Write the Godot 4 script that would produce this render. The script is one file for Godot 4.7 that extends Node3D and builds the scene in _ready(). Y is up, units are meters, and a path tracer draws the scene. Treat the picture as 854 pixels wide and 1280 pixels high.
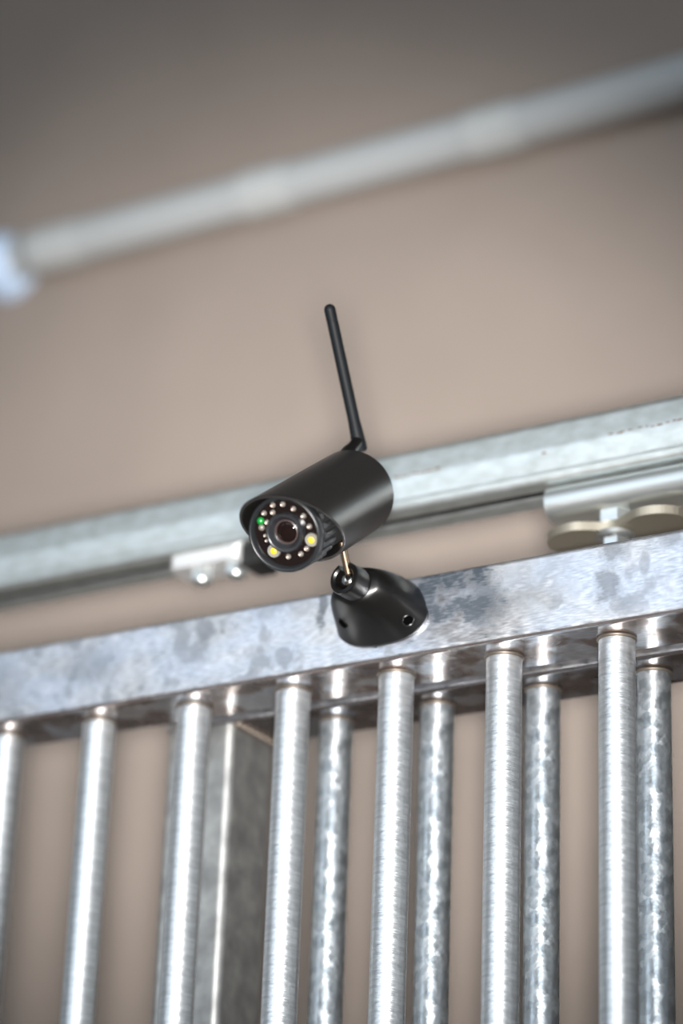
extends Node3D
# A black bullet camera on a galvanised barred panel. One unit of the layout is the side of the square tube, 50 mm.
const U := 0.05
const ADDED_LAMP := Vector3(0.853, 1.722, 1.336)          # glowing face of the added spot lamp
const ADDED_LAMP_AIM := Vector3(-0.277, 2.575, -0.5)  # middle of the added lamp's pool on the wall
const TOP := 2.336          # height of the top rail above the floor

var vs := PackedVector3Array()
var ns := PackedVector3Array()
var ts := PackedVector2Array()
var rng := RandomNumberGenerator.new()
var M := {}

# ---------------------------------------------------------------- small helpers
func at(x: float, y: float, z: float) -> Vector3:
	return Vector3(x * U, TOP + y * U, z * U)

func begin() -> void:
	vs = PackedVector3Array()
	ns = PackedVector3Array()
	ts = PackedVector2Array()

func tri(a: Vector3, b: Vector3, c: Vector3, na: Vector3, nb: Vector3, nc: Vector3, ta := Vector2.ZERO, tb := Vector2.ZERO, tc := Vector2.ZERO) -> void:
	var g := (b - a).cross(c - a)
	if g.length_squared() < 1e-20:
		return
	if g.dot(na + nb + nc) > 0.0:      # front faces run clockwise
		vs.append_array([a, c, b]); ns.append_array([na, nc, nb]); ts.append_array([ta, tc, tb])
	else:
		vs.append_array([a, b, c]); ns.append_array([na, nb, nc]); ts.append_array([ta, tb, tc])

func quad(a: Vector3, b: Vector3, c: Vector3, d: Vector3, na: Vector3, nb: Vector3, nc: Vector3, nd: Vector3, ta := Vector2.ZERO, tb := Vector2.ZERO, tc := Vector2.ZERO, td := Vector2.ZERO) -> void:
	tri(a, b, c, na, nb, nc, ta, tb, tc)
	tri(a, c, d, na, nc, nd, ta, tc, td)

func commit() -> ArrayMesh:
	var a := []
	a.resize(Mesh.ARRAY_MAX)
	a[Mesh.ARRAY_VERTEX] = vs
	a[Mesh.ARRAY_NORMAL] = ns
	a[Mesh.ARRAY_TEX_UV] = ts
	var m := ArrayMesh.new()
	m.add_surface_from_arrays(Mesh.PRIMITIVE_TRIANGLES, a)
	return m

func put(called: String, mesh: Mesh, mat: Material, parent: Node3D = null, where := Vector3.ZERO) -> MeshInstance3D:
	var o := MeshInstance3D.new()
	o.name = called
	o.mesh = mesh
	o.material_override = mat
	o.cast_shadow = GeometryInstance3D.SHADOW_CASTING_SETTING_DOUBLE_SIDED
	o.position = where
	var p: Node3D = parent if parent else self
	p.add_child(o, true)
	return o

func part(called: String, mat: Material, parent: Node3D) -> MeshInstance3D:
	return put(called, commit(), mat, parent)

func tag(o: Node3D, label: String, category: String, group := "") -> void:
	o.set_meta("label", label)
	o.set_meta("category", category)
	if group:
		o.set_meta("group", group)

func thing(called: String, where: Vector3, label: String, category: String, group := "") -> Node3D:
	var o := Node3D.new()
	o.name = called
	o.position = where
	add_child(o, true)
	tag(o, label, category, group)
	return o

# normals of a polyline: for each segment its normal at the start and at the end, joined where the bend is gentle
func seg_normals(p: PackedVector2Array, closed: bool, limit := 40.0) -> Array:
	var n := p.size()
	var count := n if closed else n - 1
	var flat := []
	var lens := []
	for i in count:
		var d := p[(i + 1) % n] - p[i]
		lens.append(d.length())
		flat.append(Vector2(d.y, -d.x).normalized() if d.length() > 1e-9 else Vector2.ZERO)
	var out := []
	for i in count:
		var pair := [flat[i], flat[i]]
		for e in 2:
			var j: int = i - 1 if e == 0 else i + 1
			if closed:
				j = posmod(j, count)
			if j < 0 or j >= count:
				continue
			if (flat[i] as Vector2).dot(flat[j]) > cos(deg_to_rad(limit)):
				pair[e] = ((flat[i] as Vector2) * (lens[i] as float) + (flat[j] as Vector2) * (lens[j] as float)).normalized()
		out.append(pair)
	return out

# a prism: closed outline (counter-clockwise in x, y), from a to b, outline axes ex and ey; uv = (length, girth) in metres
func prism(p: PackedVector2Array, a: Vector3, b: Vector3, ex: Vector3, ey: Vector3, caps := true, steps := 1) -> void:
	var nn := seg_normals(p, true)
	var g := 0.0
	var along := (b - a).length()
	for i in p.size():
		var q := p[i]
		var r := p[(i + 1) % p.size()]
		var l := (r - q).length()
		var n0: Vector2 = nn[i][0]
		var n1: Vector2 = nn[i][1]
		var w0 := (ex * n0.x + ey * n0.y).normalized()
		var w1 := (ex * n1.x + ey * n1.y).normalized()
		for s in steps:
			var f := float(s) / steps
			var h := float(s + 1) / steps
			var pa := a.lerp(b, f)
			var pb := a.lerp(b, h)
			quad(pa + ex * q.x + ey * q.y, pa + ex * r.x + ey * r.y, pb + ex * r.x + ey * r.y, pb + ex * q.x + ey * q.y, w0, w1, w1, w0,
				Vector2(f * along, g), Vector2(f * along, g + l), Vector2(h * along, g + l), Vector2(h * along, g))
		g += l
	if caps:
		var d := (b - a).normalized()
		var t := Geometry2D.triangulate_polygon(p)
		for k in range(0, t.size(), 3):
			var c := [p[t[k]], p[t[k + 1]], p[t[k + 2]]]
			for e in 2:
				var o: Vector3 = a if e == 0 else b
				var n := -d if e == 0 else d
				tri(o + ex * c[0].x + ey * c[0].y, o + ex * c[1].x + ey * c[1].y, o + ex * c[2].x + ey * c[2].y, n, n, n, c[0], c[1], c[2])

# turned shape: points (radius, height) along the axis from origin, from bottom to top along the outside
func lathe(p: PackedVector2Array, o: Vector3, axis: Vector3, segs := 32, start := 0.0, stop := TAU, ref := Vector3.ZERO) -> void:
	var d := axis.normalized()
	var ex := ref
	if ex == Vector3.ZERO:
		ex = Vector3.RIGHT if absf(d.x) < 0.9 else Vector3.UP
	ex = (ex - d * ex.dot(d)).normalized()
	var ey := d.cross(ex)
	var nn := seg_normals(p, false)
	var g := 0.0
	for i in p.size() - 1:
		var q := p[i]
		var r := p[i + 1]
		var l := (r - q).length()
		var n0: Vector2 = nn[i][0]
		var n1: Vector2 = nn[i][1]
		for s in segs:
			var a0 := lerpf(start, stop, float(s) / segs)
			var a1 := lerpf(start, stop, float(s + 1) / segs)
			var c0 := ex * cos(a0) + ey * sin(a0)
			var c1 := ex * cos(a1) + ey * sin(a1)
			var rr := maxf(q.x, r.x)
			quad(o + c0 * q.x + d * q.y, o + c1 * q.x + d * q.y, o + c1 * r.x + d * r.y, o + c0 * r.x + d * r.y,
				(c0 * n0.x + d * n0.y).normalized(), (c1 * n0.x + d * n0.y).normalized(), (c1 * n1.x + d * n1.y).normalized(), (c0 * n1.x + d * n1.y).normalized(),
				Vector2(a0 * rr, g), Vector2(a1 * rr, g), Vector2(a1 * rr, g + l), Vector2(a0 * rr, g + l))
		g += l

func rod(r: float, a: Vector3, b: Vector3, bevel := 0.0, segs := 28) -> void:
	var h := (b - a).length()
	var p := PackedVector2Array([Vector2(0, 0), Vector2(r - bevel, 0), Vector2(r, bevel), Vector2(r, h - bevel), Vector2(r - bevel, h), Vector2(0, h)])
	lathe(p, a, b - a, segs)

func round_rect(w: float, h: float, r: float, n := 6) -> PackedVector2Array:
	var p := PackedVector2Array()
	for k in 4:
		var c := Vector2((w / 2 - r) * (1 if k == 0 or k == 3 else -1), (h / 2 - r) * (1 if k < 2 else -1))
		for i in n + 1:
			var t := (k + float(i) / n) * PI / 2
			p.append(c + Vector2(cos(t), sin(t)) * r)
	return p

func hexagon(r: float) -> PackedVector2Array:
	var p := PackedVector2Array()
	for i in 6:
		p.append(Vector2(cos(i * PI / 3), sin(i * PI / 3)) * r)
	return p

func ball(o: Vector3, axis: Vector3, r: float, low := -PI / 2, high := PI / 2, flat := 1.0, segs := 20) -> void:
	var p := PackedVector2Array()
	for i in 13:
		var t := lerpf(low, high, i / 12.0)
		p.append(Vector2(cos(t) * r, sin(t) * r * flat))
	lathe(p, o, axis, segs)

func box(w: float, h: float, d: float, c: Vector3, r := 0.004) -> void:
	prism(round_rect(w, h, minf(r, minf(w, h) * 0.45), 3), c - Vector3(0, 0, d / 2), c + Vector3(0, 0, d / 2), Vector3.RIGHT, Vector3.UP)

# ---------------------------------------------------------------- materials
func plain(c: Color, rough: float, metal := 0.0) -> StandardMaterial3D:
	var m := StandardMaterial3D.new()
	m.albedo_color = c
	m.roughness = rough
	m.metallic = metal
	return m

func noise_tex(kind: int, freq: float, octaves: int, sd: int, low: Color, high: Color, size := 512, normal := false, bump := 4.0) -> NoiseTexture2D:
	var f := FastNoiseLite.new()
	f.noise_type = kind
	f.frequency = freq
	f.seed = sd
	f.fractal_octaves = octaves
	f.fractal_type = FastNoiseLite.FRACTAL_FBM if octaves > 1 else FastNoiseLite.FRACTAL_NONE
	if kind == FastNoiseLite.TYPE_CELLULAR:
		f.cellular_return_type = FastNoiseLite.RETURN_CELL_VALUE
		f.cellular_jitter = 1.0
		f.domain_warp_enabled = true
		f.domain_warp_amplitude = 14.0
		f.domain_warp_frequency = 0.02
	var t := NoiseTexture2D.new()
	t.noise = f
	t.width = size
	t.height = size
	t.seamless = true
	if normal:
		t.as_normal_map = true
		t.bump_strength = bump
	else:
		var g := Gradient.new()
		g.set_color(0, low)
		g.set_color(1, high)
		t.color_ramp = g
	return t

# wear on the front rail, plus floor reflection painted brown underneath: pale zinc with grey oxide patches, scratches along the tube and a scuffed dark cloud beside the camera mount
func rail_maps() -> Array:
	var w := 1400
	var h := 400
	var big := FastNoiseLite.new(); big.seed = 3; big.frequency = 0.012; big.fractal_octaves = 4
	var mid := FastNoiseLite.new(); mid.seed = 8; mid.frequency = 0.03; mid.fractal_octaves = 4
	var fine := FastNoiseLite.new(); fine.seed = 21; fine.frequency = 0.22; fine.fractal_octaves = 2
	var warm := FastNoiseLite.new(); warm.seed = 5; warm.frequency = 0.006; warm.fractal_octaves = 3
	# scuffs as (x, y) in tube sides from the origin, then half sizes and strength
	var scuffs := [[2.45, -0.16, 0.42, 0.13, 1.0], [2.75, -0.16, 0.16, 0.14, 0.7], [2.2, -0.5, 0.3, 0.13, 0.9], [2.62, -0.5, 0.35, 0.12, 0.9], [2.9, -0.42, 0.18, 0.26, 0.7], [2.12, -0.26, 0.12, 0.3, 0.8],
		[0.66, -0.17, 0.05, 0.2, 0.7], [-1.0, -0.22, 0.13, 0.12, 0.5], [-0.72, -0.16, 0.11, 0.1, 0.5], [-1.12, -0.5, 0.2, 0.12, 0.34], [4.52, -0.13, 0.16, 0.12, 0.5], [4.42, -0.5, 0.14, 0.2, 0.55], [4.62, -0.78, 0.14, 0.08, 0.4],
		[5.2, -0.1, 0.16, 0.1, 0.45], [4.92, -0.34, 0.05, 0.12, 0.35], [-2.7, -0.4, 0.35, 0.2, 0.25], [-4.4, -0.5, 0.5, 0.3, 0.2], [0.1, -0.1, 0.4, 0.12, 0.25], [3.6, -0.3, 0.4, 0.3, 0.2]]
	var col := Image.create(w, h, false, Image.FORMAT_RGB8)
	var rgh := Image.create(w, h, false, Image.FORMAT_RGB8)
	for j in h:
		for i in w:
			var x := (float(i) / w - 0.5) * 14.0
			var girth := float(j) / h * 4.0        # 0..1 right-hand quarter first: see rail(): front face lies in 0..1
			var y := -girth
			var b := big.get_noise_2d(i, j)
			var m := mid.get_noise_2d(i, j)
			var n := fine.get_noise_2d(i * 0.25, j * 1.6)
			var dark := clampf((b + 0.5 * m + 0.1 * n - 0.2) * 1.3, 0.0, 0.34)
			if girth < 1.0:
				for s in scuffs:
					var dx: float = (x - s[0]) / s[2]
					var dy: float = (y - s[1]) / s[3]
					var r2 := dx * dx + dy * dy
					if r2 < 6.0:
						dark = maxf(dark, clampf((1.25 - r2 * 0.62 + 1.9 * m + 0.9 * b + 0.8 * n) * 0.95, 0.0, 1.0) * s[4])
			var v := 0.82 + 0.05 * m + 0.12 * n
			var t := clampf(warm.get_noise_2d(i, j * 2) * 1.6, -0.5, 1.0)
			var c := Color(v, v * (1.005 - 0.02 * t), v * (1.02 - 0.05 * t))
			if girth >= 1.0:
				c = c.lerp(Color(0.52, 0.42, 0.36), clampf(b * 2.4 + 0.35, 0.0, 0.6))  # brown patches paint the floor mirrored in the underside
			c = c.lerp(Color(0.29, 0.315, 0.34), dark * clampf(1.0 + 0.45 * n, 0.0, 1.0))
			col.set_pixel(i, j, c)
			var ro := 0.36 + 0.12 * m + 0.08 * n + 0.28 * dark
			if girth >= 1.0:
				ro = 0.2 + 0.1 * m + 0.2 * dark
			rgh.set_pixel(i, j, Color(ro, ro, ro))
	return [ImageTexture.create_from_image(col), ImageTexture.create_from_image(rgh)]

func make_materials() -> void:
	var wall := plain(Color(0.53, 0.484, 0.450), 0.9)
	wall.albedo_texture = noise_tex(FastNoiseLite.TYPE_SIMPLEX_SMOOTH, 0.008, 4, 11, Color(0.95, 0.95, 0.95), Color(1, 1, 1))
	wall.uv1_triplanar = true
	wall.uv1_world_triplanar = true
	M.wall = wall
	M.plaster = plain(Color(0.76, 0.79, 0.81), 0.9)
	M.unseen_ceiling = plain(Color(0.82, 0.81, 0.79), 0.9)
	M.floor = plain(Color(0.52, 0.42, 0.35), 0.6)
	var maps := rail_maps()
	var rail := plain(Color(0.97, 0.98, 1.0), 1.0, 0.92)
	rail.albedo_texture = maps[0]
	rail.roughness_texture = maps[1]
	rail.normal_enabled = true
	rail.normal_texture = noise_tex(FastNoiseLite.TYPE_SIMPLEX_SMOOTH, 0.02, 3, 31, Color.BLACK, Color.WHITE, 512, true, 1.2)
	rail.normal_scale = 0.25
	M.rail = rail
	# front bars: drawn tube with fine rings of polish round it
	var bar := plain(Color(0.86, 0.875, 0.885), 0.3, 0.95)
	bar.albedo_texture = noise_tex(FastNoiseLite.TYPE_SIMPLEX_SMOOTH, 0.02, 4, 41, Color(0.84, 0.84, 0.84), Color(1, 1, 1))
	bar.roughness_texture = noise_tex(FastNoiseLite.TYPE_SIMPLEX_SMOOTH, 0.03, 3, 42, Color(0.75, 0.75, 0.75), Color(1, 1, 1))
	bar.roughness = 0.42
	bar.normal_enabled = true
	bar.normal_texture = noise_tex(FastNoiseLite.TYPE_SIMPLEX_SMOOTH, 0.06, 2, 43, Color.BLACK, Color.WHITE, 512, true, 2.5)
	bar.normal_scale = 0.3
	bar.uv1_scale = Vector3(3, 30, 1)
	M.bar = bar
	# rear bars: hot-dip zinc with spangle
	var zinc := plain(Color(0.76, 0.785, 0.8), 0.34, 0.95)
	zinc.albedo_texture = noise_tex(FastNoiseLite.TYPE_CELLULAR, 0.05, 1, 51, Color(0.8, 0.81, 0.82), Color(1, 1, 1))
	zinc.roughness_texture = noise_tex(FastNoiseLite.TYPE_CELLULAR, 0.04, 1, 52, Color(0.6, 0.6, 0.6), Color(1, 1, 1))
	zinc.roughness = 0.46
	zinc.normal_enabled = true
	zinc.normal_texture = noise_tex(FastNoiseLite.TYPE_SIMPLEX_SMOOTH, 0.02, 3, 53, Color.BLACK, Color.WHITE, 512, true, 5.0)
	zinc.normal_scale = 0.32
	zinc.uv1_scale = Vector3(9, 9, 1)
	M.zinc = zinc
	var dull := plain(Color(0.70, 0.705, 0.70), 0.45, 0.9)
	dull.albedo_texture = noise_tex(FastNoiseLite.TYPE_SIMPLEX_SMOOTH, 0.012, 4, 61, Color(0.74, 0.74, 0.74), Color(1, 1, 1))
	dull.uv1_scale = Vector3(7, 7, 1)
	M.dull = dull
	var track := plain(Color(0.86, 0.885, 0.89), 0.36, 0.92)
	track.albedo_texture = noise_tex(FastNoiseLite.TYPE_SIMPLEX_SMOOTH, 0.02, 4, 71, Color(0.86, 0.86, 0.84), Color(1, 1, 1))
	track.uv1_scale = Vector3(5, 9, 1)
	M.track = track
	M.steel = plain(Color(0.86, 0.88, 0.88), 0.3, 0.95)
	M.plate = plain(Color(0.66, 0.63, 0.57), 0.42, 0.9)
	M.rust = plain(Color(0.36, 0.27, 0.2), 0.8, 0.1)
	M.weld = plain(Color(0.38, 0.35, 0.32), 0.5, 0.8)
	M.dark = plain(Color(0.03, 0.03, 0.03), 0.7)
	M.pipe = plain(Color(0.63, 0.64, 0.645), 0.5)
	M.coupling = plain(Color(0.66, 0.67, 0.67), 0.45)
	M.fitting = plain(Color(0.74, 0.82, 0.92), 0.4)
	# the camera
	var hood := plain(Color(0.055, 0.049, 0.047), 0.33)
	hood.metallic_specular = 0.7
	hood.normal_enabled = true
	hood.normal_texture = noise_tex(FastNoiseLite.TYPE_SIMPLEX_SMOOTH, 0.25, 2, 81, Color.BLACK, Color.WHITE, 256, true, 1.5)
	hood.normal_scale = 0.12
	hood.uv1_scale = Vector3(30, 30, 1)
	M.hood = hood
	M.black = plain(Color(0.085, 0.092, 0.1), 0.38)
	M.rib = plain(Color(0.12, 0.127, 0.135), 0.4)
	M.antenna = plain(Color(0.062, 0.07, 0.08), 0.5)
	M.antenna.metallic_specular = 0.22
	M.black.metallic_specular = 0.38
	M.satin = plain(Color(0.03, 0.028, 0.027), 0.33)
	M.satin.metallic_specular = 0.4
	M.hole = plain(Color(0.008, 0.008, 0.008), 1.0)  # near-black that paints shade inside the slot and the mount holes
	M.hole.metallic_specular = 0.1
	M.inside = plain(Color(0.035, 0.035, 0.035), 0.75)
	M.face = plain(Color(0.05, 0.035, 0.032), 0.12)
	M.lens_glass = plain(Color(0.055, 0.032, 0.03), 0.05)
	M.lens_glass.metallic_specular = 0.35
	M.lens_ring = plain(Color(0.1, 0.105, 0.115), 0.3)
	M.chrome = plain(Color(0.9, 0.88, 0.85), 0.14, 1.0)
	M.pin = plain(Color(0.76, 0.66, 0.56), 0.26, 1.0)
	M.cup = plain(Color(0.36, 0.31, 0.285), 0.3, 1.0)
	var dome := plain(Color(0.95, 0.93, 0.9, 0.1), 0.06)
	dome.transparency = BaseMaterial3D.TRANSPARENCY_ALPHA
	M.dome = dome
	M.green = plain(Color(0.01, 0.36, 0.13), 0.35)
	M.phosphor = plain(Color(0.72, 0.58, 0.02), 0.5)
	M.pearl = plain(Color(0.36, 0.355, 0.33), 0.4)
	M.sensor = plain(Color(0.33, 0.31, 0.29), 0.35)
	M.glow = plain(Color(0.9, 0.9, 0.88), 0.5)  # face of the added lamp
	M.glow.emission_enabled = true
	M.glow.emission = Color(1, 0.95, 0.9)
	M.glow.emission_energy_multiplier = 2.0
	M.frame = plain(Color(0.8, 0.8, 0.8), 0.5)

# ---------------------------------------------------------------- camera, sky, light
func view_and_light() -> void:
	var cam := Camera3D.new()
	cam.name = "camera"
	cam.basis = Basis(Vector3.UP, deg_to_rad(31.1828)) * Basis(Vector3.RIGHT, deg_to_rad(23.0535)) * Basis(Vector3.BACK, deg_to_rad(2.2245))
	cam.position = at(16.3946, -11.7242, 25.6193)
	var lens := CameraAttributesPhysical.new()
	lens.frustum_focal_length = 62.4
	lens.frustum_focus_distance = 1.52
	lens.exposure_aperture = 1.75
	cam.attributes = lens
	cam.fov = rad_to_deg(2.0 * atan(640.0 / 3327.86))
	cam.near = 0.05
	add_child(cam)
	cam.make_current()

	var env := Environment.new()
	env.tonemap_mode = Environment.TONE_MAPPER_LINEAR
	env.tonemap_exposure = 1.0
	env.sdfgi_enabled = true
	env.ssao_enabled = true
	env.ssil_enabled = true
	env.background_mode = Environment.BG_SKY
	var sky := ProceduralSkyMaterial.new()
	sky.sky_top_color = Color(0.82, 0.89, 0.96)
	sky.sky_horizon_color = Color(0.9, 0.95, 1.0)
	sky.ground_horizon_color = Color(0.42, 0.40, 0.36)
	sky.ground_bottom_color = Color(0.3, 0.28, 0.25)
	sky.sky_energy_multiplier = 1.2
	env.sky = Sky.new()
	env.sky.sky_material = sky
	var we := WorldEnvironment.new()
	we.name = "world_environment"
	we.environment = env
	add_child(we)

	# daylight through two unseen windows, placed for highlights on bars and rail
	day_light("unseen_window_daylight", Vector3(1.0, 3.2, 4.38), Vector2(3.8, 3.8), 5.6)
	day_light("unseen_side_daylight", Vector3(-2.3, 3.2, 4.38), Vector2(1.4, 3.8), 1.5)
	# added spot lamp: its narrow pool on the wall imitates lens vignetting
	var spot := SpotLight3D.new()
	spot.name = "added_spot_lamp_light"
	spot.light_color = Color(1.0, 0.985, 0.97)
	spot.light_energy = 12.8
	spot.light_size = 0.055
	spot.spot_angle = 13.2
	spot.spot_angle_attenuation = 1.0
	spot.spot_range = 12.0
	spot.spot_attenuation = 2.0
	spot.shadow_enabled = true
	add_child(spot)
	spot.look_at_from_position(ADDED_LAMP, ADDED_LAMP_AIM)

func day_light(called: String, where: Vector3, size: Vector2, energy: float) -> void:
	var l := AreaLight3D.new()
	l.name = called
	l.area_size = size
	l.area_normalize_energy = true
	l.light_color = Color(0.93, 0.97, 1.0)
	l.light_energy = energy
	l.area_range = 14.0
	l.area_attenuation = 2.0
	l.shadow_enabled = true
	add_child(l)
	l.look_at_from_position(where, where + Vector3(0, 0, -1))

# ---------------------------------------------------------------- the room
func structure(called: String, mat: Material, parent: Node3D = null) -> MeshInstance3D:
	var o := part(called, mat, parent)
	if parent == null:
		o.set_meta("kind", "structure")
	return o

func slab(lo: Vector3, hi: Vector3) -> void:
	box(hi.x - lo.x, hi.y - lo.y, hi.z - lo.z, (lo + hi) / 2.0, 0.001)

func room() -> void:  # all but the back wall is unseen, shaped for reflections in the metal
	var zb := -10.0 * U
	begin(); slab(Vector3(-3.2, 0, zb - 0.12), Vector3(3.2, 5.5, zb)); structure("wall_back", M.wall)
	begin(); slab(Vector3(-3.32, 0, zb - 0.12), Vector3(-3.2, 5.5, 4.52)); structure("unseen_wall_left", M.plaster)
	begin(); slab(Vector3(3.2, 0, zb - 0.12), Vector3(3.32, 5.5, 4.52)); structure("unseen_wall_right", M.plaster)
	begin(); slab(Vector3(-3.32, -0.1, zb - 0.12), Vector3(3.32, 0, 4.52)); structure("floor", M.floor)
	begin(); slab(Vector3(-3.32, 5.5, zb - 0.12), Vector3(3.32, 5.6, 4.52)); structure("unseen_ceiling", M.unseen_ceiling)
	# unseen front wall round two openings placed to light the metal
	begin()
	var opens := [[-3.0, -1.6, 1.3, 5.1], [-0.9, 2.9, 1.3, 5.1]]
	var z0 := 4.4
	var z1 := 4.52
	slab(Vector3(-3.2, 0, z0), Vector3(3.2, 1.3, z1))
	slab(Vector3(-3.2, 5.1, z0), Vector3(3.2, 5.5, z1))
	slab(Vector3(-3.2, 1.3, z0), Vector3(-3.0, 5.1, z1))
	slab(Vector3(-1.6, 1.3, z0), Vector3(-0.9, 5.1, z1))
	slab(Vector3(2.9, 1.3, z0), Vector3(3.2, 5.1, z1))
	structure("unseen_wall_front", M.plaster)
	for k in 2:
		var o: Array = opens[k]
		begin()
		for e in [[o[0], o[0] + 0.05, o[2], o[3]], [o[1] - 0.05, o[1], o[2], o[3]], [o[0], o[1], o[2], o[2] + 0.05], [o[0], o[1], o[3] - 0.05, o[3]]]:
			slab(Vector3(e[0], e[2], 4.43), Vector3(e[1], e[3], 4.49))
		structure("unseen_window_%d" % (k + 1), M.frame)

# ---------------------------------------------------------------- front panel
func tube_outline(s: float) -> PackedVector2Array:
	return round_rect(s, s, 0.068 * U, 6)

# a square tube along x whose texture runs along it, girth starting at the top edge of the front face and going down
func rail_mesh(x0: float, x1: float, ytop: float, zfront: float) -> void:
	var s := U
	var p := tube_outline(s)            # starts at +x,+y corner, counter-clockwise
	var c0 := at(x0, ytop - 0.5, zfront - 0.5)
	var c1 := at(x1, ytop - 0.5, zfront - 0.5)
	var before := ts.size()
	# outline x -> up, outline y -> towards the rear, so that it starts at the top rear; shifted below
	prism(p, c0, c1, Vector3.UP, Vector3.BACK)
	for i in range(before, vs.size()):
		var q := vs[i] - at(0, ytop, zfront)
		var n := ns[i]
		var g := 0.0
		if absf(n.x) > 0.9:
			g = 0.2
		elif n.z > 0.72:
			g = -q.y / U
		elif n.y < -0.72:
			g = 1.0 - q.z / U
		elif n.z < -0.72:
			g = 3.0 + q.y / U
		else:
			g = 3.0 + (1.0 + q.z / U)
		ts[i] = Vector2(vs[i].x / U / 14.0 + 0.5, clampf(g, 0.0, 3.999) / 4.0)

func bar_mesh(length: float) -> ArrayMesh:
	begin()
	var r := 0.2117 * U
	lathe(PackedVector2Array([Vector2(r, -length), Vector2(r, 0)]), Vector3.ZERO, Vector3.UP, 40)
	# the little collar of weld where the bar meets the rail
	return commit()

func collar_mesh() -> ArrayMesh:
	begin()
	var r := 0.2117 * U
	var p := PackedVector2Array()
	for i in 9:
		var t := -PI / 2 + PI * i / 8.0
		p.append(Vector2(r + cos(t) * 0.022 * U, sin(t) * 0.022 * U))
	lathe(p, Vector3.ZERO, Vector3.UP, 40)
	return commit()

func post_mesh(x: float, z: float, y0: float, y1: float) -> void:
	var p := round_rect(U, U, 0.11 * U, 7)
	prism(p, at(x + 0.5, y0, z - 0.5), at(x + 0.5, y1, z - 0.5), Vector3.RIGHT, Vector3.FORWARD)

func floor_y() -> float:
	return -TOP / U

func front_panel() -> void:
	var t := thing("barred_panel", Vector3.ZERO, "galvanized steel barred panel in front, its top rail carrying the black camera", "barred panel")
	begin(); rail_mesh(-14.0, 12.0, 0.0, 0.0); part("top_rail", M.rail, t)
	var low := floor_y() + 2.0
	begin(); rail_mesh(-14.0, 12.0, low + 1.0, 0.0); part("bottom_rail", M.dull, t)
	for x in [-14.0, 11.0]:
		begin(); post_mesh(x, 0.0, floor_y(), -1.0 if x > 100 else -1.0); part("post", M.dull, t)
	var bm := bar_mesh((-1.0 - (low + 1.0)) * U)
	var cm := collar_mesh()
	for i in range(-8, 8):
		var b := put("bar", bm, M.bar, t, at(i * 1.446, -1.0, -0.5))
		if i >= -4 and i <= 4:
			put("weld_collar", cm, M.weld, b, Vector3(0, -0.02 * U, 0))

func sliding_gate() -> void:
	var t := thing("sliding_gate", Vector3.ZERO, "second row of galvanized bars close behind the front panel, ending in a square grey post", "gate")
	var zf := -1.15
	var x1 := 12.0
	begin(); rail_mesh(-2.3, x1, -0.03, zf); part("top_rail", M.dull_rail, t)
	var low := floor_y() + 2.0
	begin(); rail_mesh(-1.25, x1, low + 1.0, zf); part("bottom_rail", M.dull, t)
	begin(); post_mesh(-2.3, zf, floor_y() + 0.4, -1.03); part("post", M.dull, t)
	begin(); post_mesh(x1 - 1.0, zf, floor_y() + 0.4, -1.03); part("post", M.dull, t)
	# weld along the foot of the corner between post and rail
	begin()
	for i in 7:
		var z := zf - 0.06 - i * 0.13
		ball(at(-1.235, -1.05, z), Vector3.UP, 0.065 * U, -PI / 2, PI / 2, 0.8, 10)
	part("weld", M.weld, t)
	var bm := bar_mesh((-1.03 - (low + 1.0)) * U)
	var cm := collar_mesh()
	for i in range(0, 7):
		var b := put("bar", bm, M.zinc, t, at(-0.0644 + i * 1.446, -1.03, zf - 0.5))
		if i < 4:
			put("weld_collar", cm, M.weld, b, Vector3(0, -0.02 * U, 0))

# ---------------------------------------------------------------- track above the gate and what hangs from it
func arc(c: Vector2, r: float, a0: float, a1: float, n: int) -> PackedVector2Array:
	var p := PackedVector2Array()
	for i in n + 1:
		var a := deg_to_rad(lerpf(a0, a1, float(i) / n))
		p.append(c + Vector2(cos(a), sin(a)) * r)
	return p

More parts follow.
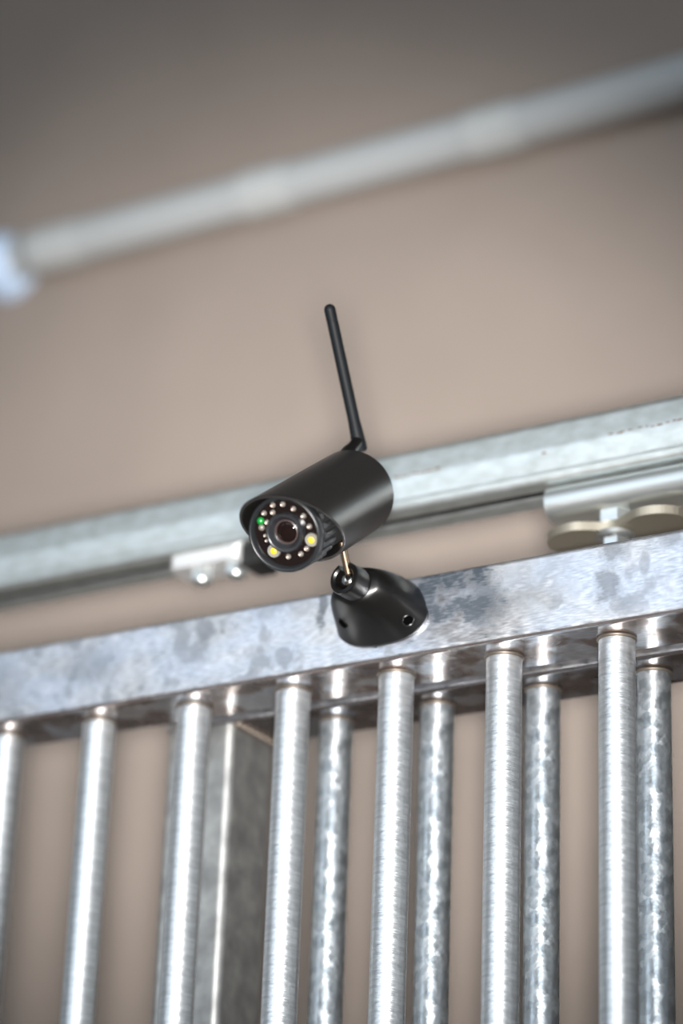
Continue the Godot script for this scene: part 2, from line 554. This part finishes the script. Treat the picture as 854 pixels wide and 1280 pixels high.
func door_track() -> void:
	var t := thing("door_track", Vector3.ZERO, "pale galvanized sliding gate track running above the bars, with an open slot underneath", "track")
	# outline: x towards the viewer, y up, in tube sides from the middle of the slot line; the sheet is folded round a hollow
	var o := PackedVector2Array()
	var w := 0.42
	o.append_array(arc(Vector2(w - 0.15, 0.09), 0.09, -90, -18, 6))
	o.append_array(PackedVector2Array([Vector2(w - 0.035, 0.2), Vector2(w - 0.012, 0.3), Vector2(w, 0.38), Vector2(w, 0.44), Vector2(w - 0.02, 0.70)]))
	o.append_array(arc(Vector2(w - 0.13, 0.705), 0.11, 6, 90, 7))
	o.append_array(arc(Vector2(-w + 0.20, 0.62), 0.20, 90, 180, 7))
	o.append_array(arc(Vector2(-w + 0.12, 0.10), 0.12, 180, 270, 6))
	var inner := 0.045
	o.append_array(PackedVector2Array([Vector2(-0.1, 0.0), Vector2(-0.1, inner), Vector2(-w + 0.12, inner), Vector2(-w + inner, 0.12), Vector2(-w + inner, 0.6), Vector2(-w + 0.2, 0.77), Vector2(w - 0.2, 0.77), Vector2(w - inner - 0.02, 0.6), Vector2(w - inner, 0.12), Vector2(w - 0.12, inner), Vector2(0.1, inner), Vector2(0.1, 0.0)]))
	begin()
	for i in o.size():
		o[i] *= U
	prism(o, at(-63.9, 1.53, -1.65), at(63.9, 1.53, -1.65), Vector3.BACK, Vector3.UP)
	part("track_tube", M.track, t)
	begin(); box(127.0 * U, 0.06 * U, 0.3 * U, at(0, 1.53 + 0.09, -1.65), 0.0005); part("slot_shade_strip", M.hole, t)  # black strip in place of the shade inside the slot
	# rust specks along the fold
	rng.seed = 4
	begin()
	for r in [[0.55, 1.6, 16], [3.0, 3.04, 1], [3.9, 5.3, 15]]:
		for i in int(r[2]):
			var x := lerpf(r[0], r[1], (i + rng.randf() * 0.7) / r[2])
			var y: float = 1.53 + 0.44 + rng.randf_range(-0.012, 0.012) - (0.08 if r[2] == 1 else 0.0)
			var long := rng.randf_range(0.03, 0.075)
			var tall := rng.randf_range(0.01, 0.022) * (2.0 if r[2] == 1 else 1.0)
			prism(round_rect(long * U, tall * U, tall * 0.45 * U, 3), at(x, y, -1.65 + 0.405), at(x, y, -1.65 + 0.423), Vector3.RIGHT, Vector3.UP)
	var s := part("rust_specks", M.rust, t)
	s.set_meta("kind", "stuff")

func gate_hanger() -> void:
	var t := thing("gate_hanger", Vector3.ZERO, "shiny hanger with hex nuts and a bent plate under the track at the right", "hanger")
	# folded body under the slot
	var p := round_rect(0.62 * U, 0.41 * U, 0.185 * U, 8)
	begin()
	prism(p, at(3.0, 1.295, -1.60), at(6.0, 1.295, -1.60), Vector3.BACK, Vector3.UP)
	part("body", M.steel, t)
	# plate with two round lobes, bent down in the middle
	begin()
	var n := 44
	var rows := []
	for i in n + 1:
		var f := lerpf(-1.0, 1.0, float(i) / n)
		var x := f * 0.92
		var lobe: float = 0.36 * sqrt(maxf(1.0 - pow((absf(f) - 0.52) / 0.48, 2.0), 0.0)) if absf(f) > 0.52 else 0.36 - 0.2 * (0.5 + 0.5 * cos(f / 0.52 * PI))
		var y: float = 0.03 * f
		rows.append([Vector3(x, y, 0) * U, lobe * U])
	var th := 0.11 * U
	for i in n:
		var a: Vector3 = rows[i][0]
		var b: Vector3 = rows[i + 1][0]
		var ha: float = maxf(rows[i][1], 0.0002)
		var hb: float = maxf(rows[i + 1][1], 0.0002)
		var o := at(3.82, 0.83, -1.65)
		var nu := (b - a).cross(Vector3(0, 0, 1)).normalized()
		if nu.y < 0: nu = -nu
		var up := Vector3(0, th, 0)
		quad(o + a + Vector3(0, 0, ha), o + b + Vector3(0, 0, hb), o + b - Vector3(0, 0, hb), o + a - Vector3(0, 0, ha), -nu, -nu, -nu, -nu)
		quad(o + a + up + Vector3(0, 0, ha), o + b + up + Vector3(0, 0, hb), o + b + up - Vector3(0, 0, hb), o + a + up - Vector3(0, 0, ha), nu, nu, nu, nu)
		for sg in [1.0, -1.0]:
			var e := (b + Vector3(0, 0, hb * sg)) - (a + Vector3(0, 0, ha * sg))
			var nn := Vector3(e.z, 0, -e.x).normalized()
			if nn.z * sg < 0: nn = -nn
			quad(o + a + Vector3(0, 0, ha * sg), o + b + Vector3(0, 0, hb * sg), o + b + up + Vector3(0, 0, hb * sg), o + a + up + Vector3(0, 0, ha * sg), nn, nn, nn, nn)
	part("plate", M.plate, t)
	begin(); rod(0.1 * U, at(3.80, -0.03, -1.65), at(3.80, 1.26, -1.65), 0.0, 16); part("bolt", M.steel, t)
	begin()
	prism(hexagon(0.22 * U), at(3.80, 0.94, -1.65), at(3.80, 1.2, -1.65), Vector3.RIGHT, Vector3.FORWARD)
	part("nut", M.steel, t)
	begin()
	prism(hexagon(0.17 * U), at(3.80, 0.55, -1.65), at(3.80, 0.75, -1.65), Vector3.RIGHT, Vector3.FORWARD)
	part("nut", M.steel, t)
	begin(); rod(0.24 * U, at(3.80, 0.77, -1.65), at(3.80, 0.82, -1.65), 0.0, 24); part("washer", M.dull, t)

func track_stop() -> void:
	var t := thing("track_stop", Vector3.ZERO, "small bright plate with two bolts under the track, left of the camera lens", "track stop")
	begin()
	prism(round_rect(1.1 * U, 0.5 * U, 0.1 * U, 5), at(-2.05, 1.35, -1.62), at(-2.05, 1.53, -1.62), Vector3.RIGHT, Vector3.FORWARD)
	part("plate", M.pipe_metal, t)
	for x in [-2.2, -1.66]:
		begin()
		prism(hexagon(0.15 * U), at(x, 1.21, -1.6), at(x, 1.35, -1.6), Vector3.RIGHT, Vector3.FORWARD)
		ball(at(x, 1.21, -1.6), Vector3.DOWN, 0.13 * U, 0.0, PI / 2, 0.6, 16)
		part("bolt", M.steel, t)
	begin()
	prism(round_rect(0.3 * U, 0.5 * U, 0.06 * U, 4), at(-1.34, 1.25, -1.65), at(-1.34, 1.53, -1.65), Vector3.RIGHT, Vector3.FORWARD)
	part("buffer", M.dark, t)

# ---------------------------------------------------------------- pipe on the wall
func wall_pipe() -> void:
	var y := 12.45
	var z := -9.58
	var r := 0.41 * U
	var t := thing("wall_pipe", Vector3.ZERO, "pale grey pipe with couplings running along the wall above the camera", "pipe")
	begin(); rod(r, at(-12.05, y, z), at(40.0, y, z), 0.1 * U, 28); part("tube", M.pipe, t)
	for x in [-11.3, -6.72, -2.08, 2.56]:
		begin(); rod(r * 1.11 if x > -11 else r * 1.06, at(x - 0.5, y, z), at(x + 0.5, y, z), 0.06 * U, 28); part("coupling", M.coupling, t)
	var b := thing("round_fitting", Vector3.ZERO, "bluish white round fitting on the wall at the left end of the pipe", "fitting")
	begin()
	var p := PackedVector2Array([Vector2(0, 0), Vector2(0.68, 0), Vector2(0.68, 0.2)])
	p.append_array(arc(Vector2(0.0, 0.2), 0.62, 10, 90, 10))
	for i in p.size(): p[i] *= U
	lathe(p, at(-12.8, 12.5, -10.0), Vector3.BACK, 32)
	part("cover", M.fitting, b)
	begin(); rod(0.45 * U, at(-12.1, y, z), at(-12.3, y, z), 0.0, 20); part("socket", M.pipe, b)

# ---------------------------------------------------------------- the camera and its mount
var CA := Vector3(0.084, -0.573, 0.816).normalized()   # where the camera looks
var CU := Vector3.UP
var CR := Vector3.RIGHT
var C0 := Vector3.ZERO                                  # middle of the front ring

func cp(r: float, u: float, a := 0.0) -> Vector3:
	return C0 + (CR * r + CU * u + CA * a) * U

func ring(p: Array, o: float, segs := 64) -> void:
	var q := PackedVector2Array()
	for e in p:
		q.append(Vector2(e[0], e[1]) * U)
	lathe(q, cp(0, 0, o), CA, segs, 0.0, TAU, CR)

func security_camera() -> void:
	CU = (Vector3.UP - CA * CA.y).normalized()
	CR = CU.cross(CA)
	C0 = at(1.773, -0.448, 2.674)
	var t := thing("security_camera", Vector3.ZERO, "black bullet security camera with upright antenna and ring of small lamps round its lens", "security camera")
	# hood: open shell, its mouth cut aslant, long over the top
	begin()
	var n := 96
	var ro := 0.52
	var ri := 0.488
	var back := -2.18
	var mouth := func(s: float) -> float: return -0.25 + 0.6 * cos(s - deg_to_rad(95))
	for i in n:
		var s0 := TAU * i / n
		var s1 := TAU * (i + 1) / n
		var d0 := CR * cos(s0) + CU * sin(s0)
		var d1 := CR * cos(s1) + CU * sin(s1)
		var m0: float = mouth.call(s0)
		var m1: float = mouth.call(s1)
		var k := 10
		for j in k:
			var a0 := lerpf(back + 0.06, m0 - 0.012, float(j) / k)
			var a1 := lerpf(back + 0.06, m0 - 0.012, float(j + 1) / k)
			var b0 := lerpf(back + 0.06, m1 - 0.012, float(j) / k)
			var b1 := lerpf(back + 0.06, m1 - 0.012, float(j + 1) / k)
			quad(C0 + (d0 * ro + CA * a0) * U, C0 + (d1 * ro + CA * b0) * U, C0 + (d1 * ro + CA * b1) * U, C0 + (d0 * ro + CA * a1) * U, d0, d1, d1, d0,
				Vector2(s0 * ro, a0) * U, Vector2(s1 * ro, b0) * U, Vector2(s1 * ro, b1) * U, Vector2(s0 * ro, a1) * U)
			quad(C0 + (d0 * ri + CA * a0) * U, C0 + (d1 * ri + CA * b0) * U, C0 + (d1 * ri + CA * b1) * U, C0 + (d0 * ri + CA * a1) * U, -d0, -d1, -d1, -d0)
		# rounded lip: outer chamfer, face, inner
		var g0 := (CA + d0).normalized()
		var g1 := (CA + d1).normalized()
		quad(C0 + (d0 * ro + CA * (m0 - 0.012)) * U, C0 + (d1 * ro + CA * (m1 - 0.012)) * U, C0 + (d1 * (ro - 0.012) + CA * m1) * U, C0 + (d0 * (ro - 0.012) + CA * m0) * U, d0, d1, g1, g0)
		quad(C0 + (d0 * (ro - 0.012) + CA * m0) * U, C0 + (d1 * (ro - 0.012) + CA * m1) * U, C0 + (d1 * ri + CA * (m1 - 0.012)) * U, C0 + (d0 * ri + CA * (m0 - 0.012)) * U, CA, CA, CA, CA)
	var tail := PackedVector2Array([Vector2(0, -2.18), Vector2(0.46, -2.18), Vector2(0.495, -2.168), Vector2(0.515, -2.145), Vector2(0.52, -2.12)])
	for i in tail.size(): tail[i] *= U
	lathe(tail, C0, CA, n, 0.0, TAU, CR)
	part("hood", M.hood, t)
	# body inside the hood
	begin()
	ring([[0.0, -2.1], [0.39, -2.1], [0.4, -2.0], [0.4, -0.16], [0.39, -0.14]], 0.0)
	var body := part("body", M.inside, t)
	# knurled grip behind the front ring: long ridges, each its own
	var ridge := PackedVector2Array()
	begin()
	prism(round_rect(0.06 * U, 0.08 * U, 0.025 * U, 4), Vector3.ZERO, Vector3(0, 0, 0.3 * U), Vector3.RIGHT, Vector3.UP)
	var rm := commit()
	for i in 24:
		var a := TAU * i / 24.0
		var d := CR * cos(a) + CU * sin(a)
		var o := put("grip_rib", rm, M.rib, body)
		o.transform = Transform3D(Basis(CA.cross(d).normalized() * -1.0, d, CA), C0 + (d * 0.405 + CA * -0.5) * U)
	# front ring
	begin()
	ring([[0.4, -0.16], [0.425, -0.155], [0.437, -0.13], [0.44, -0.06], [0.437, -0.025], [0.425, -0.006], [0.41, 0.0], [0.398, -0.004], [0.385, -0.022], [0.376, -0.05], [0.374, -0.075]], 0.0, 96)
	part("front_ring", M.black, t)
	# glossy face plate in the ring
	begin()
	ring([[0.376, -0.07], [0.2, -0.07]], 0.0, 72)
	part("face_plate", M.face, t)
	# lens: barrel, rings and glass
	begin()
	var lc := Vector2(0.011, 0.016)
	var lens_rings := func(p: Array) -> void:
		var q := PackedVector2Array()
		for e in p: q.append(Vector2(e[0], e[1]) * U)
		lathe(q, cp(lc.x, lc.y), CA, 64, 0.0, TAU, CR)
	lens_rings.call([[0.226, -0.09], [0.226, -0.02], [0.222, 0.004], [0.212, 0.018], [0.198, 0.02], [0.184, 0.012], [0.165, -0.02], [0.148, -0.055], [0.138, -0.06]])
	var ln := part("lens", M.lens_ring, t)
	begin()
	lens_rings.call([[0.138, -0.058], [0.128, -0.052], [0.122, -0.058], [0.118, -0.075]])
	part("inner_ring", M.lens_inner, ln)
	begin()
	ball(cp(lc.x, lc.y, -0.085), CA, 0.12 * U, 0.0, PI / 2, 0.3, 40)
	part("lens_glass", M.lens_glass, ln)
	# small clear lamps and two modelled reflections round the lens: silver cup and clear dome
	begin()
	lathe(PackedVector2Array([Vector2(0.032, -0.012) * U, Vector2(0.038, 0.0) * U, Vector2(0.033, 0.006) * U, Vector2(0.02, -0.004) * U, Vector2(0.0, -0.008) * U]), Vector3.ZERO, Vector3.UP, 18)
	var cup := commit()
	begin()
	ball(Vector3.ZERO, Vector3.UP, 0.032 * U, 0.0, PI / 2, 1.0, 18)
	var dome := commit()
	begin()
	box(0.018 * U, 0.01 * U, 0.018 * U, Vector3(0, 0.012 * U, 0), 0.0001)
	var die := commit()
	var fit := Basis(CR, CA, -CU)
	for q in [[-0.08, 0.336], [-0.205, 0.262], [-0.1, 0.255], [-0.195, 0.155], [0.04, 0.33], [0.155, 0.262], [0.255, 0.167], [0.3, 0.041], [0.21, -0.2], [0.128, -0.252], [-0.028, -0.262], [-0.255, 0.01], [-0.25, -0.05]]:
		var small: float = 0.62 if q[0] < -0.24 else 1.0  # the two small ones at the left stand in for bright reflections
		var l := put("lamp_glint_cup", cup, M.cup, t)
		l.transform = Transform3D(fit.scaled(Vector3.ONE * small), cp(q[0], q[1], -0.062))
		put("lamp_glint_dome", dome, M.dome, l)
		put("lamp_glint_chip", die, M.pin, l)
	# two white lamps with yellow phosphor
	begin()
	lathe(PackedVector2Array([Vector2(0.078, -0.01) * U, Vector2(0.078, 0.012) * U, Vector2(0.07, 0.022) * U, Vector2(0.045, 0.018) * U, Vector2(0.0, 0.016) * U]), Vector3.ZERO, Vector3.UP, 24)
	var base := commit()
	begin()
	ball(Vector3.ZERO, Vector3.UP, 0.038 * U, 0.0, PI / 2, 0.5, 18)
	var chip := commit()
	for q in [[0.29, -0.112], [-0.186, -0.175]]:
		var l := put("white_lamp", base, M.pearl, t)
		l.transform = Transform3D(fit, cp(q[0], q[1], -0.064))
		l.set_meta("label", "white lamp with yellow phosphor")
		put("phosphor", chip, M.phosphor, l, Vector3(0, 0.016 * U, 0))
	begin()
	ball(Vector3.ZERO, Vector3.UP, 0.045 * U, 0.0, PI / 2, 0.9, 18)
	var dot := commit()
	var g := put("status_lamp", dot, M.green, t)
	g.transform = Transform3D(fit, cp(-0.272, 0.178, -0.07))
	g.set_meta("label", "small green lamp")
	g = put("light_sensor", dot, M.sensor, t)
	g.transform = Transform3D(fit.scaled(Vector3.ONE * 0.85), cp(-0.278, 0.103, -0.07))
	g.set_meta("label", "small grey light sensor")
	# antenna: stub out of the back, hinge, whip standing up
	var A0 := cp(0, 0, -1.525)       # foot of the pin on the axis of the body; the heights below count from it
	var ant := func(u: float, a: float) -> Vector3: return A0 + (CU * u + CA * a) * U
	begin()
	var stub: Vector3 = ant.call(0.44, -0.6)
	var hinge: Vector3 = ant.call(0.53, -1.1)
	rod(0.072 * U, stub, hinge + (hinge - stub).normalized() * 0.05 * U, 0.015 * U, 24)
	var js := part("antenna_joint", M.satin, t)
	begin()
	rod(0.085 * U, stub, stub + (hinge - stub).normalized() * 0.2 * U, 0.015 * U, 12)
	part("screw_collar", M.satin, js)
	begin()
	var foot: Vector3 = ant.call(0.40, -1.12)
	var tip: Vector3 = ant.call(2.2, -1.1)
	var h := (tip - foot).length() / U
	var wp := PackedVector2Array([Vector2(0, 0), Vector2(0.075, 0), Vector2(0.088, 0.02), Vector2(0.088, 0.1), Vector2(0.072, 0.36), Vector2(0.068, h - 0.21), Vector2(0.064, h - 0.205), Vector2(0.064, h - 0.2), Vector2(0.068, h - 0.195)])
	wp.append_array(arc(Vector2(0, h - 0.068), 0.068, 0, 90, 8))
	for i in wp.size(): wp[i] *= U
	lathe(wp, foot, tip - foot, 28)
	part("antenna", M.antenna, t)
	# pin and ball below
	begin()
	var bc := at(1.59, -0.337, 0.9)
	var pin_top: Vector3 = ant.call(-0.45, 0.0)
	rod(0.048 * U, bc, pin_top, 0.0, 18)
	var pin := part("mounting_pin", M.pin, t)
	begin(); ball(bc, CU, 0.115 * U, -PI / 2, PI / 2, 1.0, 24); part("joint_ball", M.chrome, pin)

# outline of the mount's foot on the rail, tau 0 at the foot and 1 at the socket
func mount_point(a: float, tau: float) -> Vector3:
	# rounded triangle, broad below
	var c := cos(a)
	var s := sin(a)
	var low := 0.5 - 0.5 * s
	var wide := lerpf(0.48, 0.65, smoothstep(0.1, 0.75, low))
	var e := 2.5
	var k := pow(pow(absf(c), e) + pow(absf(s), e), -1.0 / e)
	var foot := Vector2(1.52 + c * k * (wide - (0.03 if c < 0.0 else 0.0)), -0.42 + s * k * 0.40)
	foot.x += 0.1 * maxf(s, 0.0)
	var sock := Vector2(1.585 + 0.185 * c, -0.337 + 0.185 * s)
	var z0 := 0.05
	var z1 := 0.78
	var up := smoothstep(-0.75, 0.35, s)
	# above: bulges; below: a ramp with a soft toe
	var bulge := 1.0 - sqrt(maxf(1.0 - tau * tau, 0.0))
	var ramp := pow(tau, 0.8)
	var m := lerpf(ramp * 0.75 + bulge * 0.25, bulge * 0.92 + tau * 0.08, up)
	var q := foot.lerp(sock, m)
	return Vector3(q.x, q.y, lerpf(z0, z1, lerpf(pow(tau, 0.85), tau, up)))

func camera_mount() -> void:
	var t := thing("camera_mount", Vector3.ZERO, "glossy black domed mount screwed to the front rail, holding the camera by a ball joint", "camera mount")
	var n := 72
	var k := 22
	begin()
	var grid := []
	for j in k + 1:
		var row := []
		for i in n:
			var v := mount_point(TAU * i / n, float(j) / k)
			row.append(at(v.x, v.y, v.z))
		grid.append(row)
	var nrm := []
	for j in k + 1:
		var row := []
		for i in n:
			var du: Vector3 = grid[j][(i + 1) % n] - grid[j][posmod(i - 1, n)]
			var dv: Vector3 = grid[mini(j + 1, k)][i] - grid[maxi(j - 1, 0)][i]
			var q := du.cross(dv).normalized()
			row.append(q)
		nrm.append(row)
	for j in k:
		for i in n:
			var i2 := (i + 1) % n
			quad(grid[j][i], grid[j][i2], grid[j + 1][i2], grid[j + 1][i], nrm[j][i], nrm[j][i2], nrm[j + 1][i2], nrm[j + 1][i])
	var rim := func(i: int) -> Vector3:
		var v: Vector3 = grid[0][i % n]
		return Vector3(v.x, v.y, at(0, 0, 0).z + 0.0)
	for i in n:
		var a := TAU * i / n
		var a2 := TAU * (i + 1) / n
		var d := Vector3(cos(a), sin(a), 0)
		var d2 := Vector3(cos(a2), sin(a2), 0)
		quad(rim.call(i), rim.call(i + 1), grid[0][(i + 1) % n], grid[0][i], d, d2, d2, d)
	part("dome", M.satin, t)
	# socket: slotted collar round the ball
	begin()
	var sa := Vector3(-0.12, 0.0, 1.0).normalized()
	var so := at(1.59, -0.337, 0.9)
	var prof := PackedVector2Array([Vector2(0.13, -0.3), Vector2(0.185, -0.3), Vector2(0.188, -0.12), Vector2(0.2, -0.1), Vector2(0.2, 0.11), Vector2(0.188, 0.135), Vector2(0.15, 0.14), Vector2(0.128, 0.12), Vector2(0.13, -0.3)])
	for i in prof.size(): prof[i] *= U
	lathe(prof, so, sa, 40, deg_to_rad(90 + 24), deg_to_rad(450 - 24), Vector3.RIGHT)
	for e in [deg_to_rad(90 + 24), deg_to_rad(450 - 24)]:
		var ex := (Vector3.RIGHT - sa * Vector3.RIGHT.dot(sa)).normalized()
		var c := ex * cos(e) + sa.cross(ex) * sin(e)
		var nn := sa.cross(c)
		quad(so + c * 0.13 * U + sa * -0.3 * U, so + c * 0.19 * U + sa * -0.3 * U, so + c * 0.195 * U + sa * 0.13 * U, so + c * 0.13 * U + sa * 0.13 * U, nn, nn, nn, nn)
	part("socket", M.satin, t)
	# two holes in the ramp, the shade in each painted as a black disc
	for q in [Vector2(1.22, -0.63), Vector2(1.99, -0.65)]:
		var best := Vector3.ZERO
		var far := 1e9
		var bn := Vector3.BACK
		for j in range(1, k):
			for i in n:
				var v: Vector3 = grid[j][i]
				var dd := Vector2(v.x / U, (v.y - TOP) / U).distance_to(q)
				if dd < far:
					far = dd
					best = v
					bn = nrm[j][i]
		if bn.z < 0: bn = -bn
		begin()
		lathe(PackedVector2Array([Vector2(0.078, -0.03) * U, Vector2(0.078, 0.004) * U, Vector2(0.07, 0.01) * U, Vector2(0.062, 0.004) * U]), best, bn, 24)
		var hole := part("screw_hole", M.satin, t)
		begin()
		ball(best + bn * 0.001 * U, bn, 0.062 * U, 0.0, PI / 2, 0.06, 18)
		part("hole_shade", M.hole, hole)  # black disc in place of the shade down the hole

func added_spot_lamp() -> void:  # added fixture for the vignetting light, out of view
	var aim := (ADDED_LAMP_AIM - ADDED_LAMP).normalized()
	var where := ADDED_LAMP - aim * 0.02
	var t := thing("added_spot_lamp", Vector3(ADDED_LAMP.x, 0, ADDED_LAMP.z), "added spot lamp on a stand behind the viewpoint, its narrow pool imitating lens vignetting", "lamp")
	var o := -t.position
	begin()
	lathe(PackedVector2Array([Vector2(0.0, -0.2), Vector2(0.05, -0.2), Vector2(0.13, -0.06), Vector2(0.135, 0.0), Vector2(0.125, 0.0), Vector2(0.115, -0.02), Vector2(0.0, -0.02)]), where + o, aim, 32)
	part("shade", M.frame, t)
	begin()
	lathe(PackedVector2Array([Vector2(0.11, -0.018), Vector2(0.11, -0.012), Vector2(0.0, -0.012)]), where + o, aim, 32)
	part("added_glow_disc", M.glow, t)
	var neck := where - aim * 0.16 + o
	begin(); rod(0.014, Vector3(neck.x, 0.02, neck.z), neck, 0.0, 14); part("pole", M.frame, t)
	begin(); rod(0.16, Vector3(neck.x, 0, neck.z), Vector3(neck.x, 0.025, neck.z), 0.006, 32); part("base", M.frame, t)

func _ready() -> void:
	rng.seed = 1
	view_and_light()
	make_materials()
	M.dull_rail = M.rail.duplicate()
	M.dull_rail.albedo_color = Color(0.7, 0.7, 0.71)
	M.pipe_metal = plain(Color(0.84, 0.84, 0.84), 0.5, 0.8)
	M.lens_inner = plain(Color(0.2, 0.165, 0.155), 0.3)
	room()
	front_panel()
	sliding_gate()
	door_track()
	gate_hanger()
	track_stop()
	wall_pipe()
	security_camera()
	camera_mount()
	added_spot_lamp()
